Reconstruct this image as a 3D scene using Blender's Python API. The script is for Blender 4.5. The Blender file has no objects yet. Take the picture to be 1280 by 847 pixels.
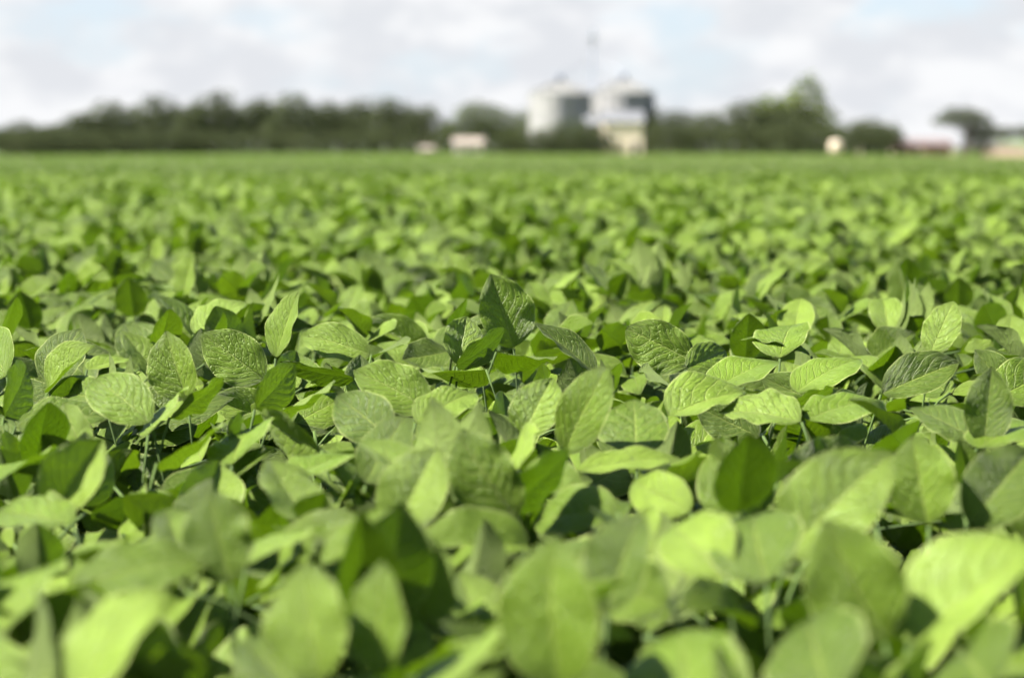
import bpy, math, random
import numpy as np
from mathutils import Matrix, Vector

random.seed(7)
RNG = np.random.default_rng(7)
scene = bpy.context.scene
COL = scene.collection
R = math.radians
PI = math.pi

# ------------------------------------------------------------------ camera
FPX, CX, CY, HORIZON = 3022.0, 640.0, 423.5, 185.0      # in pixels of the 1280 wide photograph
CAM = Vector((0, 0, 0.87))
PITCH = math.atan((CY - HORIZON) / FPX)
cam_d = bpy.data.cameras.new('camera')
cam = bpy.data.objects.new('camera', cam_d)
COL.objects.link(cam)
cam.location = CAM
cam.rotation_euler = (PI / 2 - PITCH, 0, 0)
cam_d.lens = 85
cam_d.sensor_width = 36
cam_d.clip_start = 0.05
cam_d.clip_end = 20000
cam_d.dof.use_dof = True
cam_d.dof.focus_distance = 2.93
cam_d.dof.aperture_fstop = 4.6
cam_d.dof.aperture_blades = 9
scene.camera = cam

def ray(px, py):
    """direction through a pixel, scaled so that its y component is 1"""
    x = (px - CX) / FPX
    z = -(py - CY) / FPX
    c, s = math.cos(PITCH), math.sin(PITCH)
    d = Vector((x, c + z * s, -s + z * c))
    return d / d.y

def at(px, py, Y):
    return CAM + ray(px, py) * Y

# ------------------------------------------------------------------ terrain
def smooth(a, b, x):
    t = np.clip((np.asarray(x, float) - a) / (b - a), 0, 1)
    return t * t * (3 - 2 * t)

def terrain(x, y):
    x = np.asarray(x, float); y = np.asarray(y, float)
    u = x / np.maximum(y, 60.0)                       # lateral angle
    far = smooth(60, 330, y)
    h = far * (-0.48 - 2.6 * np.abs(u) * (u < 0) - 1.2 * u * (u > 0) - 0.85 * smooth(0.165, 0.215, u))
    h = h + smooth(0.17, 0.208, u) * (1.9 * np.clip((y - 300) / 170, 0, 1) + 0.0070 * np.clip(y - 470, 0, 500))
    return h

# ------------------------------------------------------------------ helpers
def tag(o, label=None, cat=None, group=None, kind=None):
    if label: o['label'] = label
    if cat: o['category'] = cat
    if group: o['group'] = group
    if kind: o['kind'] = kind
    return o

def empty(name, loc=(0, 0, 0), rz=0.0):
    o = bpy.data.objects.new(name, None)
    o.empty_display_size = 0.05
    COL.objects.link(o)
    o.location = loc
    o.rotation_euler = (0, 0, rz)
    return o

def link(name, me, parent=None, mw=None):
    o = bpy.data.objects.new(name, me)
    COL.objects.link(o)
    if parent is not None: o.parent = parent
    if mw is not None: o.matrix_basis = mw
    return o

def np_mesh(name, V, F, mat, uv=None, rnd=None, smooth_=True, vp=None):
    """V (n,3); F (m,4) or list of faces; uv per vertex (n,2); rnd per vertex (n,)"""
    me = bpy.data.meshes.new(name)
    F = np.asarray(F)
    n, m, k = len(V), len(F), F.shape[1]
    me.vertices.add(n)
    me.vertices.foreach_set('co', np.asarray(V, np.float32).ravel())
    me.loops.add(m * k)
    me.loops.foreach_set('vertex_index', F.astype(np.int32).ravel())
    me.polygons.add(m)
    me.polygons.foreach_set('loop_start', np.arange(0, m * k, k, dtype=np.int32))
    me.polygons.foreach_set('loop_total', np.full(m, k, np.int32))
    if smooth_:
        me.polygons.foreach_set('use_smooth', np.ones(m, bool))
    if uv is not None:
        l = me.uv_layers.new(name='UVMap')
        l.data.foreach_set('uv', np.asarray(uv, np.float32)[F.ravel()].ravel())
    if rnd is not None:
        a = me.attributes.new('rnd', 'FLOAT', 'POINT')
        a.data.foreach_set('value', np.asarray(rnd, np.float32))
    if vp is not None:
        a = me.attributes.new('vein', 'FLOAT', 'POINT')
        a.data.foreach_set('value', np.asarray(vp, np.float32))
    me.materials.append(mat)
    me.update(calc_edges=True)
    return me

class MB:
    """collects boxes, tubes, lathes; build() links them as one mesh object"""
    def __init__(s): s.v = []; s.f = []
    def box(s, x0, x1, y0, y1, z0, z1):
        b = len(s.v)
        s.v += [(x, y, z) for z in (z0, z1) for y in (y0, y1) for x in (x0, x1)]
        for q in ((0, 2, 3, 1), (4, 5, 7, 6), (0, 1, 5, 4), (2, 6, 7, 3), (0, 4, 6, 2), (1, 3, 7, 5)):
            s.f.append(tuple(b + i for i in q))
        return s
    def prism(s, pts, y0, y1):
        b = len(s.v); n = len(pts)
        s.v += [(x, y0, z) for x, z in pts] + [(x, y1, z) for x, z in pts]
        s.f.append(tuple(b + i for i in range(n)))
        s.f.append(tuple(b + n + i for i in reversed(range(n))))
        for i in range(n):
            j = (i + 1) % n
            s.f.append((b + i, b + n + i, b + n + j, b + j))
        return s
    def tube(s, pts, rads, n=8, cap=True):
        pts = [Vector(p) for p in pts]
        b = len(s.v)
        u = None
        for i, p in enumerate(pts):
            t = (pts[min(i + 1, len(pts) - 1)] - pts[max(i - 1, 0)]).normalized()
            if u is None:
                u = t.orthogonal().normalized()
            u = (u - t * u.dot(t)).normalized()
            w = t.cross(u)
            r = rads[i] if hasattr(rads, '__len__') else rads
            for k in range(n):
                a = 2 * PI * k / n
                s.v.append(tuple(p + (u * math.cos(a) + w * math.sin(a)) * r))
        for i in range(len(pts) - 1):
            for k in range(n):
                k2 = (k + 1) % n
                s.f.append((b + i * n + k, b + i * n + k2, b + (i + 1) * n + k2, b + (i + 1) * n + k))
        if cap:
            s.f.append(tuple(b + k for k in reversed(range(n))))
            s.f.append(tuple(b + (len(pts) - 1) * n + k for k in range(n)))
        return s
    def lathe(s, prof, n=48, cx=0, cy=0):
        b = len(s.v)
        for r, z in prof:
            for k in range(n):
                a = 2 * PI * k / n
                s.v.append((cx + r * math.cos(a), cy + r * math.sin(a), z))
        for i in range(len(prof) - 1):
            for k in range(n):
                k2 = (k + 1) % n
                s.f.append((b + i * n + k, b + i * n + k2, b + (i + 1) * n + k2, b + (i + 1) * n + k))
        s.f.append(tuple(b + k for k in reversed(range(n))))
        s.f.append(tuple(b + (len(prof) - 1) * n + k for k in range(n)))
        return s
    def mesh(s, name, mat, sm=False):
        me = bpy.data.meshes.new(name)
        me.from_pydata(s.v, [], s.f)
        if sm: me.polygons.foreach_set('use_smooth', [True] * len(me.polygons))
        me.materials.append(mat)
        me.update()
        return me
    def build(s, name, mat, parent=None, sm=False):
        return link(name, s.mesh(name, mat, sm), parent)

# ------------------------------------------------------------------ materials
class N:
    def __init__(s, tree): s.t = tree
    def __call__(s, kind, **kw):
        n = s.t.nodes.new(kind)
        for k, v in kw.items():
            if k.startswith('_'):
                key = k[1:]
                sock = n.inputs[int(key)] if key.isdigit() else n.inputs[key.replace('__', ' ')]
                if isinstance(v, bpy.types.NodeSocket): s.t.links.new(v, sock)
                else: sock.default_value = v
            else:
                setattr(n, k, v)
        return n
    def math(s, op, a, b=None, c=None, clamp=False):
        n = s.t.nodes.new('ShaderNodeMath'); n.operation = op; n.use_clamp = clamp
        for i, v in enumerate((a, b, c)):
            if v is None: continue
            if isinstance(v, bpy.types.NodeSocket): s.t.links.new(v, n.inputs[i])
            else: n.inputs[i].default_value = v
        return n.outputs[0]
    def mix(s, f, a, b):
        n = s.t.nodes.new('ShaderNodeMix'); n.data_type = 'RGBA'
        for i, v in ((0, f), (6, a), (7, b)):
            if isinstance(v, bpy.types.NodeSocket): s.t.links.new(v, n.inputs[i])
            elif i and len(v) == 3: n.inputs[i].default_value = (*v, 1)
            else: n.inputs[i].default_value = v
        return n.outputs[2]
    def step(s, a, b, x):
        n = s.t.nodes.new('ShaderNodeMapRange'); n.interpolation_type = 'SMOOTHSTEP'
        s.t.links.new(x, n.inputs[0]); n.inputs[1].default_value = a; n.inputs[2].default_value = b
        return n.outputs[0]

def new_mat(name):
    m = bpy.data.materials.new(name); m.use_nodes = True
    m.node_tree.nodes.clear()
    n = N(m.node_tree)
    out = n('ShaderNodeOutputMaterial')
    return m, n, out

NV = 8            # lateral veins
VSLOPE = 0.40

def leaf_material(name, source):
    m, n, out = new_mat(name)
    uv = n('ShaderNodeUVMap').outputs[0]
    sep = n('ShaderNodeSeparateXYZ', _0=uv)
    u, v = sep.outputs[0], sep.outputs[1]
    ts = n.math('MULTIPLY_ADD', u, 2.0, -1.0)
    t = n.math('ABSOLUTE', ts)
    if source == 'object':
        rnd = n('ShaderNodeObjectInfo').outputs['Random']
    else:
        rnd = n('ShaderNodeAttribute', attribute_name='rnd').outputs['Fac']
    # vein network in the leaf's own coordinates
    side = n.math('SIGN', ts)
    off = n.math('MULTIPLY_ADD', side, 0.17, rnd)
    nz = n('ShaderNodeTexNoise', noise_dimensions='4D', _Vector=uv, _W=off, _Scale=3.0, _Detail=2.0).outputs['Fac']
    p = n('ShaderNodeAttribute', attribute_name='vein').outputs['Fac']
    p = n.math('ADD', p, n.math('MULTIPLY', n.math('SUBTRACT', nz, 0.5), 0.22))
    fr = n.math('ABSOLUTE', n.math('SUBTRACT', n.math('FRACT', n.math('ADD', p, 100.0)), 0.5))   # 0.5 on a vein
    lat = n.step(0.425, 0.485, fr)
    lat = n.math('MULTIPLY', lat, n.step(1.0, 0.75, t))
    mid = n.step(0.045, 0.012, t)
    vein = n.math('MAXIMUM', lat, mid)
    comb = n('ShaderNodeCombineXYZ', _0=n.math('MULTIPLY', ts, 9.0), _1=n.math('MULTIPLY', p, 1.9), _2=n.math('MULTIPLY', rnd, 37.0)).outputs[0]
    vor = n('ShaderNodeTexVoronoi', feature='DISTANCE_TO_EDGE', _Vector=comb, _Scale=1.0).outputs['Distance']
    net = n.step(0.0, 0.16, vor)
    vor2 = n('ShaderNodeTexVoronoi', feature='DISTANCE_TO_EDGE', _Vector=comb, _Scale=3.2).outputs['Distance']
    net2 = n.step(0.0, 0.25, vor2)
    mot = n('ShaderNodeTexNoise', noise_dimensions='4D', _Vector=uv, _W=n.math('MULTIPLY', rnd, 9.0), _Scale=5.0, _Detail=4.0).outputs['Fac']
    # colour: depends on the leaf, plus painted shade on the far field
    ramp = n('ShaderNodeValToRGB', _0=rnd)
    cr = ramp.color_ramp
    cr.elements[0].position = 0.0; cr.elements[0].color = (0.0488, 0.0872, 0.0041, 1)
    cr.elements[1].position = 1.0; cr.elements[1].color = (0.1915, 0.2907, 0.0259, 1)
    for pos, c in ((0.3, (0.0804, 0.1368, 0.0068, 1)), (0.55, (0.1193, 0.1974, 0.0109, 1)), (0.8, (0.1517, 0.2335, 0.0255, 1))):
        e = cr.elements.new(pos); e.color = c
    base = ramp.outputs[0]
    mul = n.math('MULTIPLY_ADD', mot, 0.7, 0.60)
    if source != 'object':      # negative values darken leaves further up the field, painting in shade between rows
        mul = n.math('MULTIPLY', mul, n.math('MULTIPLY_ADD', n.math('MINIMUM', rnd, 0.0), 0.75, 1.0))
    hsv = n('ShaderNodeHueSaturation', _Value=mul, _Color=base).outputs[0]
    top = n.mix(n.math('MULTIPLY', n.math('SUBTRACT', 1.0, net), 0.22), hsv, (0.1876, 0.2616, 0.0351))
    top = n.mix(n.math('MULTIPLY', vein, 0.55), top, (0.2728, 0.3460, 0.0703))
    edge = n.math('MULTIPLY', n.step(0.945, 0.99, t), 0.7)
    top = n.mix(edge, top, (0.3411, 0.3882, 0.1288))
    sp = n('ShaderNodeTexVoronoi', voronoi_dimensions='4D', _Vector=uv, _W=n.math('MULTIPLY', rnd, 31.0), _Scale=9.0)
    sz = n.math('MULTIPLY', n.math('GREATER_THAN', n('ShaderNodeSeparateXYZ', _0=sp.outputs['Color']).outputs[0], 0.93), n.step(.16, .08, sp.outputs['Distance']))
    hsv2 = n.mix(n.math('MULTIPLY', sz, .8), hsv, (0.0852, 0.0591, 0.0117))
    top = n.mix(n.math('MULTIPLY', sz, .8), top, (0.1024, 0.0717, 0.0176))
    under = n.mix(n.math('MULTIPLY', vein, 0.5), n.mix(0.55, hsv, (0.1450, 0.1941, 0.0498)), (0.2387, 0.2954, 0.0878))
    geo = n('ShaderNodeNewGeometry')
    back = geo.outputs['Backfacing']
    colr = n.mix(back, top, under)
    # relief
    h = n.math('MULTIPLY', n.math('SUBTRACT', 1.0, vein), 1.0)
    h = n.math('ADD', h, n.math('MULTIPLY', net, 0.42))
    h = n.math('ADD', h, n.math('MULTIPLY', net2, 0.12))
    bump = n('ShaderNodeBump', _Strength=1.0, _Distance=0.0016, _Height=h).outputs[0]
    rough = n.math('MULTIPLY_ADD', back, 0.2, n.math('MULTIPLY_ADD', mot, 0.16, 0.38))
    pr = n('ShaderNodeBsdfPrincipled', _Roughness=rough, _Normal=bump)
    m.node_tree.links.new(colr, pr.inputs['Base Color'])
    pr.inputs['Specular IOR Level'].default_value = 0.34
    pr.inputs['Sheen Weight'].default_value = 0.03
    pr.inputs['Sheen Roughness'].default_value = 0.4
    tcol = n.mix(n.math('MULTIPLY', n.math('SUBTRACT', 1.0, net), 0.25), n.mix(rnd, (0.0866, 0.1768, 0.0020), (0.1361, 0.2380, 0.0041)), (0.0619, 0.1428, 0.0027))
    tcol = n.mix(n.math('MULTIPLY', vein, 0.5), tcol, (0.0557, 0.1224, 0.0034))
    tr = n('ShaderNodeBsdfTranslucent', _Color=tcol, _Normal=bump)
    ms = n('ShaderNodeMixShader', _0=0.28, _1=pr.outputs[0], _2=tr.outputs[0])
    m.node_tree.links.new(ms.outputs[0], out.inputs[0])
    return m

def simple(name, col, rough=0.7, metal=0.0, noise=None, col2=None, detail=4.0, bump=0.0, coord='Object'):
    m, n, out = new_mat(name)
    pr = n('ShaderNodeBsdfPrincipled', _Roughness=rough, _Metallic=metal)
    pr.inputs['Base Color'].default_value = (*col, 1)
    if noise:
        tc = n('ShaderNodeTexCoord').outputs[coord]
        f = n('ShaderNodeTexNoise', _Vector=tc, _Scale=noise, _Detail=detail).outputs['Fac']
        f2 = n.step(0.35, 0.65, f)
        m.node_tree.links.new(n.mix(f2, col, col2 or tuple(c * 0.7 for c in col)), pr.inputs['Base Color'])
        if bump:
            b = n('ShaderNodeBump', _Strength=0.6, _Distance=bump, _Height=f)
            m.node_tree.links.new(b.outputs[0], pr.inputs['Normal'])
    m.node_tree.links.new(pr.outputs[0], out.inputs[0])
    return m

M_LEAF = leaf_material('leaf_of_plant', 'object')
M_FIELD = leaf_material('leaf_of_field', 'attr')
M_STALK = simple('stalk', (0.065, 0.11, 0.018), 0.95, noise=40.0, col2=(0.04, 0.07, 0.015))
M_SOIL = simple('field_soil', (0.07, 0.042, 0.026), 0.95, noise=6.0, col2=(0.04, 0.026, 0.018), detail=8, bump=0.02)
M_DRY = simple('dry_strip', (0.20, 0.14, 0.09), 0.95, noise=0.08, col2=(0.12, 0.13, 0.06))
M_EARTH = simple('orange_earth', (0.20, 0.135, 0.085), 0.95, noise=0.15, col2=(0.15, 0.12, 0.07))
M_PAST = simple('pasture', (0.07, 0.12, 0.03), 0.95, noise=0.05, col2=(0.10, 0.13, 0.04))
M_STEEL = simple('galvanised_steel', (0.27, 0.27, 0.27), 0.7, 0.1, noise=0.9, col2=(0.22, 0.22, 0.225))
M_SPOUT = simple('dull_pipe', (0.26, 0.28, 0.32), 0.95)
M_ROOFST = simple('weathered_roof_steel', (0.21, 0.21, 0.20), 0.75, 0.1, noise=1.5, col2=(0.16, 0.16, 0.155))
M_STEELP = simple('pale_blue_steel', (0.40, 0.43, 0.50), 0.6, 0.1)
M_STEELD = simple('grey_steel', (0.20, 0.22, 0.28), 0.5, 0.4, noise=2.0, col2=(0.15, 0.17, 0.22))
M_CONC = simple('concrete', (0.38, 0.36, 0.33), 0.9, noise=1.0, col2=(0.30, 0.28, 0.26))
M_PEACH = simple('peach_render', (0.80, 0.68, 0.55), 0.85, noise=0.8, col2=(0.74, 0.62, 0.49))
M_ZINC = simple('pale_sheet_roof', (0.125, 0.13, 0.14), 0.85, 0.0, noise=0.7, col2=(0.105, 0.11, 0.12))
M_WHITE = simple('white_render', (0.60, 0.55, 0.50), 0.8, noise=0.8, col2=(0.5, 0.46, 0.42))
M_TILE = simple('pink_tiles', (0.26, 0.22, 0.19), 0.85, noise=1.5, col2=(0.21, 0.175, 0.15))
M_PINKROOF = simple('faded_pink_sheet', (0.16, 0.125, 0.12), 0.8, noise=1.0, col2=(0.13, 0.10, 0.10))
M_BRICK = simple('red_brick', (0.27, 0.12, 0.09), 0.9, noise=1.5, col2=(0.20, 0.10, 0.08))
M_DARK = simple('dark_opening', (0.03, 0.03, 0.035), 0.4)
M_CREAM = simple('cream_plastic', (0.55, 0.47, 0.36), 0.6, noise=1.0, col2=(0.5, 0.42, 0.32))
M_BARK = simple('bark', (0.11, 0.085, 0.065), 0.95, noise=3.0, col2=(0.06, 0.05, 0.04))

def foliage(name, c1, c2):
    m, n, out = new_mat(name)
    rnd = n('ShaderNodeAttribute', attribute_name='rnd').outputs['Fac']
    col = n.mix(rnd, c1, c2)
    d = n('ShaderNodeBsdfDiffuse', _Color=col, _Roughness=0.6)
    t = n('ShaderNodeBsdfTranslucent', _Color=col)
    ms = n('ShaderNodeMixShader', _0=0.25, _1=d.outputs[0], _2=t.outputs[0])
    m.node_tree.links.new(ms.outputs[0], out.inputs[0])
    return m
M_F_DARK = foliage('dark_foliage', (0.054, 0.068, 0.036), (0.098, 0.116, 0.052))
M_F_MID = foliage('mid_foliage', (0.080, 0.105, 0.042), (0.125, 0.148, 0.060))
M_F_YEL = foliage('yellow_green_foliage', (0.095, 0.14, 0.028), (0.16, 0.20, 0.04))

# ------------------------------------------------------------------ one leaflet
def leaflet_arrays(L, W, fold=15, curl=25, cross=0.0, wave=0.003, twist=0.0, pucker=0.0011, nu=22, nv=40, blunt=0.0, seed=0, wide=0.42, uneven=0.0):
    """upper side +Z, midrib along +Y from the origin"""
    rg = np.random.default_rng(seed)
    s = np.linspace(0, 1, nv + 1)[:, None]
    t = np.linspace(-1, 1, nu + 1)[None, :]
    s = np.broadcast_to(s, (nv + 1, nu + 1)); t = np.broadcast_to(t, (nv + 1, nu + 1))
    # ovate outline, widest at `wide`, pointed tip
    a, b = 0.62, 0.62 * (1 - wide) / wide
    b = b * (1 - 0.22 * blunt)
    prof = (s + 1e-6) ** a * (1 - s + 1e-6) ** b
    prof = prof / (((a / (a + b)) ** a) * ((b / (a + b)) ** b))
    prof = np.clip(prof, 0.004, None)
    # small pointed tip
    prof = prof * (1 - 0.22 * (1 - blunt) * smooth(0.78, 0.97, s))
    lopside = 1 + uneven * np.sign(t) * 0.12
    hw = prof * W / 2 * lopside
    at_ = np.abs(t)
    ts = np.sqrt(t * t + 0.006) - math.sqrt(0.006)
    fo = R(fold)
    x = t * hw * math.cos(fo * 0.85)
    h = ts * hw * math.sin(fo)
    h = h - cross * (t ** 2) * hw
    ph = rg.uniform(0, 6.28, 4)
    fr = rg.uniform(1.5, 3.2, 2)
    edge = at_ ** 2.2 * np.sin(PI * np.clip(s, 0, 1)) * (1 - s * .4)
    h = h + wave * edge * np.where(t < 0, np.sin(2 * PI * fr[0] * s + ph[0]), np.sin(2 * PI * fr[1] * s + ph[1]))
    h = h + wave * 0.10 * edge * np.sin(2 * PI * 4 * s + ph[2] + t)
    # quilting between the lateral veins
    nvn = rg.uniform(6.2, 9.2); sl = rg.uniform(.30, .48); cu = rg.uniform(1.0, 1.5)
    p = nvn * (s ** rg.uniform(.85, 1.1) - sl * at_ ** cu) + np.sign(t) * rg.uniform(-.25, .25) + rg.uniform(0, 1)
    p = p + 0.18 * np.sin(s * 7 + ph[0] + 2 * np.sign(t)) + 0.12 * np.sin(at_ * 6 + ph[1] + s * 9)
    q = np.abs(np.sin(PI * p)) ** 0.8 * smooth(0.03, 0.3, at_) * (1 - smooth(0.85, 1.0, at_)) * smooth(0.0, .15, s) * smooth(1.0, .85, s)
    loc = 0.85 + 0.35 * np.sin(4.1 * s + ph[3] + 2 * t)
    h = h + pucker * q * np.clip(loc, 0.25, 1.4)
    h = h + pucker * 0.30 * np.sin(9 * at_ * 3.1 + p * 1.5) * np.sin(PI * p) * (1 - at_ ** 4) * smooth(0.05, .2, at_)
    k = R(curl)
    ss = s[:, 0]
    th = k * (ss ** 1.3)
    ds = np.gradient(ss)
    yc = np.cumsum(np.cos(th) * ds); zc = np.cumsum(-np.sin(th) * ds)
    yc = (yc - yc[0]) * L; zc = (zc - zc[0]) * L
    y = yc[:, None] + np.sin(th)[:, None] * h
    z = zc[:, None] + np.cos(th)[:, None] * h
    if twist:
        an = R(twist) * s
        x, z0 = x * np.cos(an) - (z - zc[:, None]) * np.sin(an), x * np.sin(an) + (z - zc[:, None]) * np.cos(an)
        z = zc[:, None] + z0
    # edges sweep slightly forward near the base
    V = np.stack([x, y, z], -1).reshape(-1, 3)
    idx = np.arange((nv + 1) * (nu + 1)).reshape(nv + 1, nu + 1)
    F = np.stack([idx[:-1, :-1], idx[:-1, 1:], idx[1:, 1:], idx[1:, :-1]], -1).reshape(-1, 4)
    uv = np.stack([(t + 1) / 2, s], -1).reshape(-1, 2)
    return V, F, uv, p.reshape(-1)

POOL = []
for i in range(22):
    rg = np.random.default_rng(100 + i)
    L = rg.uniform(0.068, 0.104)
    POOL.append(dict(L=L, W=L * rg.uniform(0.56, 0.76), fold=rg.uniform(10, 50), curl=rg.uniform(-18, 62), cross=rg.uniform(-0.1, 0.35),
                     wave=rg.uniform(0.001, 0.0045), twist=rg.uniform(-25, 25), pucker=rg.uniform(0.0005, 0.0011), blunt=rg.uniform(0, .5), seed=i, wide=rg.uniform(0.36, 0.46)))
POOL_MESH = []
for i, q in enumerate(POOL):
    V, F, uv, vp = leaflet_arrays(**q)
    POOL_MESH.append(np_mesh('leaflet', V, F, M_LEAF, uv=uv, vp=vp))
LOW = [leaflet_arrays(**{**q, 'nu': 6, 'nv': 9, 'pucker': 0}) for q in POOL]

def frame(axis, nhint, pos=(0, 0, 0)):
    a = Vector(axis).normalized()
    n_ = Vector(nhint)
    n_ = n_ - a * n_.dot(a)
    if n_.length < 1e-4: n_ = a.orthogonal()
    n_.normalize()
    x = a.cross(n_)
    m = Matrix((x, a, n_)).transposed().to_4x4()
    m.translation = Vector(pos)
    return m

def dirv(az, pitch):
    return Vector((math.cos(pitch) * math.cos(az), math.cos(pitch) * math.sin(az), math.sin(pitch)))

SUNDIR = Vector((-0.94, -0.22, 0)).normalized()

def gen_plant(seed, top=0.575):
    """-> stem points, [(node, [petiole pts rel], [(pool index, matrix rel)])]"""
    rg = random.Random(seed)
    lean = Vector((rg.uniform(-.03, .03), rg.uniform(-.03, .03), 0))
    H = top - 0.03
    stem = []
    for i in range(9):
        f = i / 8
        stem.append(Vector((lean.x * f * f + 0.004 * math.sin(i * 2.1 + seed), lean.y * f * f + 0.004 * math.cos(i * 1.7 + seed), H * f - 0.01)))
    leaves = []
    n = 11
    for k in range(n):
        f = k / (n - 1)
        node = stem[min(8, 3 + (k * 5) // (n - 1))].copy()
        az = k * 2.4 + rg.uniform(-.5, .5) + seed
        reach = rg.uniform(0.10, 0.19) * (1.15 - 0.55 * f)
        zend = 0.33 + (top - 0.33) * (0.25 + 0.75 * f) + rg.uniform(-0.035, 0.02)
        end = Vector((reach * math.cos(az), reach * math.sin(az), max(zend - node.z, 0.02)))
        pts = [Vector((0, 0, 0)), Vector((end.x * .3, end.y * .3, end.z * .45)), Vector((end.x * .68, end.y * .68, end.z * .82)), end]
        lf = []
        tilt = rg.gauss(0.30, 0.35)
        for j, daz in enumerate((0, 1.15, -1.15)):
            a2 = az + daz + rg.gauss(0, .18)
            pitch = rg.gauss(0.18, 0.50) if j else rg.gauss(0.34, 0.50)
            pitch = max(-0.8, min(1.15, pitch))
            base = end.copy() if j == 0 else pts[2] * 0.18 + end * 0.82
            ax = dirv(a2, pitch)
            nh = Vector((0, -.12, 1)) + SUNDIR * tilt + Vector((rg.gauss(0, .6), rg.gauss(0, .6), 0))
            sc = rg.uniform(0.86, 1.08) * (0.8 + 0.2 * (1 - f) if f > .9 else 1)
            m = frame(ax, nh, base + ax * 0.006) @ Matrix.Scale(sc, 4)
            lf.append((rg.randrange(len(POOL)), m))
        leaves.append((node, pts, lf))
    return stem, leaves

def stem_mesh(stem):
    b = MB()
    n = len(stem)
    b.tube(stem, [0.0042 - 0.0022 * i / (n - 1) for i in range(n)], 7)
    return b.mesh('stem', M_STALK, True)

def petiole_mesh(pts, r=0.0016):
    b = MB()
    P = [Vector(p) for p in pts]
    out = []
    for i in range(len(P) - 1):
        for q in (0, .5): out.append(P[i].lerp(P[i + 1], q))
    out.append(P[-1])
    b.tube(out, [r * 1.25] + [r] * (len(out) - 2) + [r * 1.2], 6)
    return b.mesh('leaf', M_STALK, True)

PROTO = []
for k in range(12):
    st, lv = gen_plant(k * 13 + 5)
    PROTO.append((stem_mesh(st), [(nd, petiole_mesh(pt), lf) for nd, pt, lf in lv]))

PROTO_LOW = []     # the same plants with each leaf as one light mesh, for where the photo is far out of focus
def to_np(m): return np.array(m)
for k in range(12):
    st, lv = gen_plant(k * 13 + 5)
    parts = []
    for nd, pt, lf in lv:
        VV, FF, UU, PP = [], [], [], []
        off = 0
        for pi, m in lf:
            V, F, uv, vp = LOW[pi]; PP.append(vp)
            A = to_np(m @ Matrix.Scale(.84, 4))
            VV.append(V @ A[:3, :3].T + A[:3, 3]); FF.append(F + off); UU.append(uv); off += len(V)
        b = MB(); b.tube([pt[0], pt[2], pt[3]], 0.0016, 4, cap=False)
        tv = np.array(b.v); tf = np.array(b.f)
        VV.append(tv); FF.append(tf + off); UU.append(np.full((len(tv), 2), 0.5)); PP.append(np.zeros(len(tv)))
        parts.append((nd, k, np_mesh('leaf', np.concatenate(VV), np.concatenate(FF), M_LEAF, uv=np.concatenate(UU), vp=np.concatenate(PP))))
    PROTO_LOW.append((PROTO[k][0], parts))

def place_plant(x, y, z, rz, sc, k, low, label, group):
    root = empty('soybean_plant', (x, y, z), rz)
    root.scale = (sc[0], sc[0], sc[1])
    tag(root, label, 'soybean plant', group)
    if low:
        st, lv = PROTO_LOW[k]
        link('stem', st, root)
        for q, (nd, kk, me) in enumerate(lv):
            link('leaf', me, root, Matrix.Translation(nd))
            if q > 3: link('leaf', me, root, Matrix.Translation(nd - Vector((0, 0, .012))) @ Matrix.Rotation(2.6 + q, 4, 'Z'))
    else:
        st, lv = PROTO[k]
        link('stem', st, root)
        for nd, pm, lf in lv:
            l = link('leaf', pm, root, Matrix.Translation(nd))
            for pi, m in lf:
                link('leaflet', POOL_MESH[pi], l, m)
    return root

# ------------------------------------------------------------------ leaves of the focus and foreground, one by one
C_, L_, U_, R_, UL, CU, CL, CR, B_ = ((0, -1, .15), (-.7, -.7, .1), (0, -.45, .9), (.6, -.8, .1), (-.5, -.5, .7), (0, -.8, .6), (-.35, -.9, .25), (.35, -.9, .1), (.1, -.9, -.5))
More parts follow.
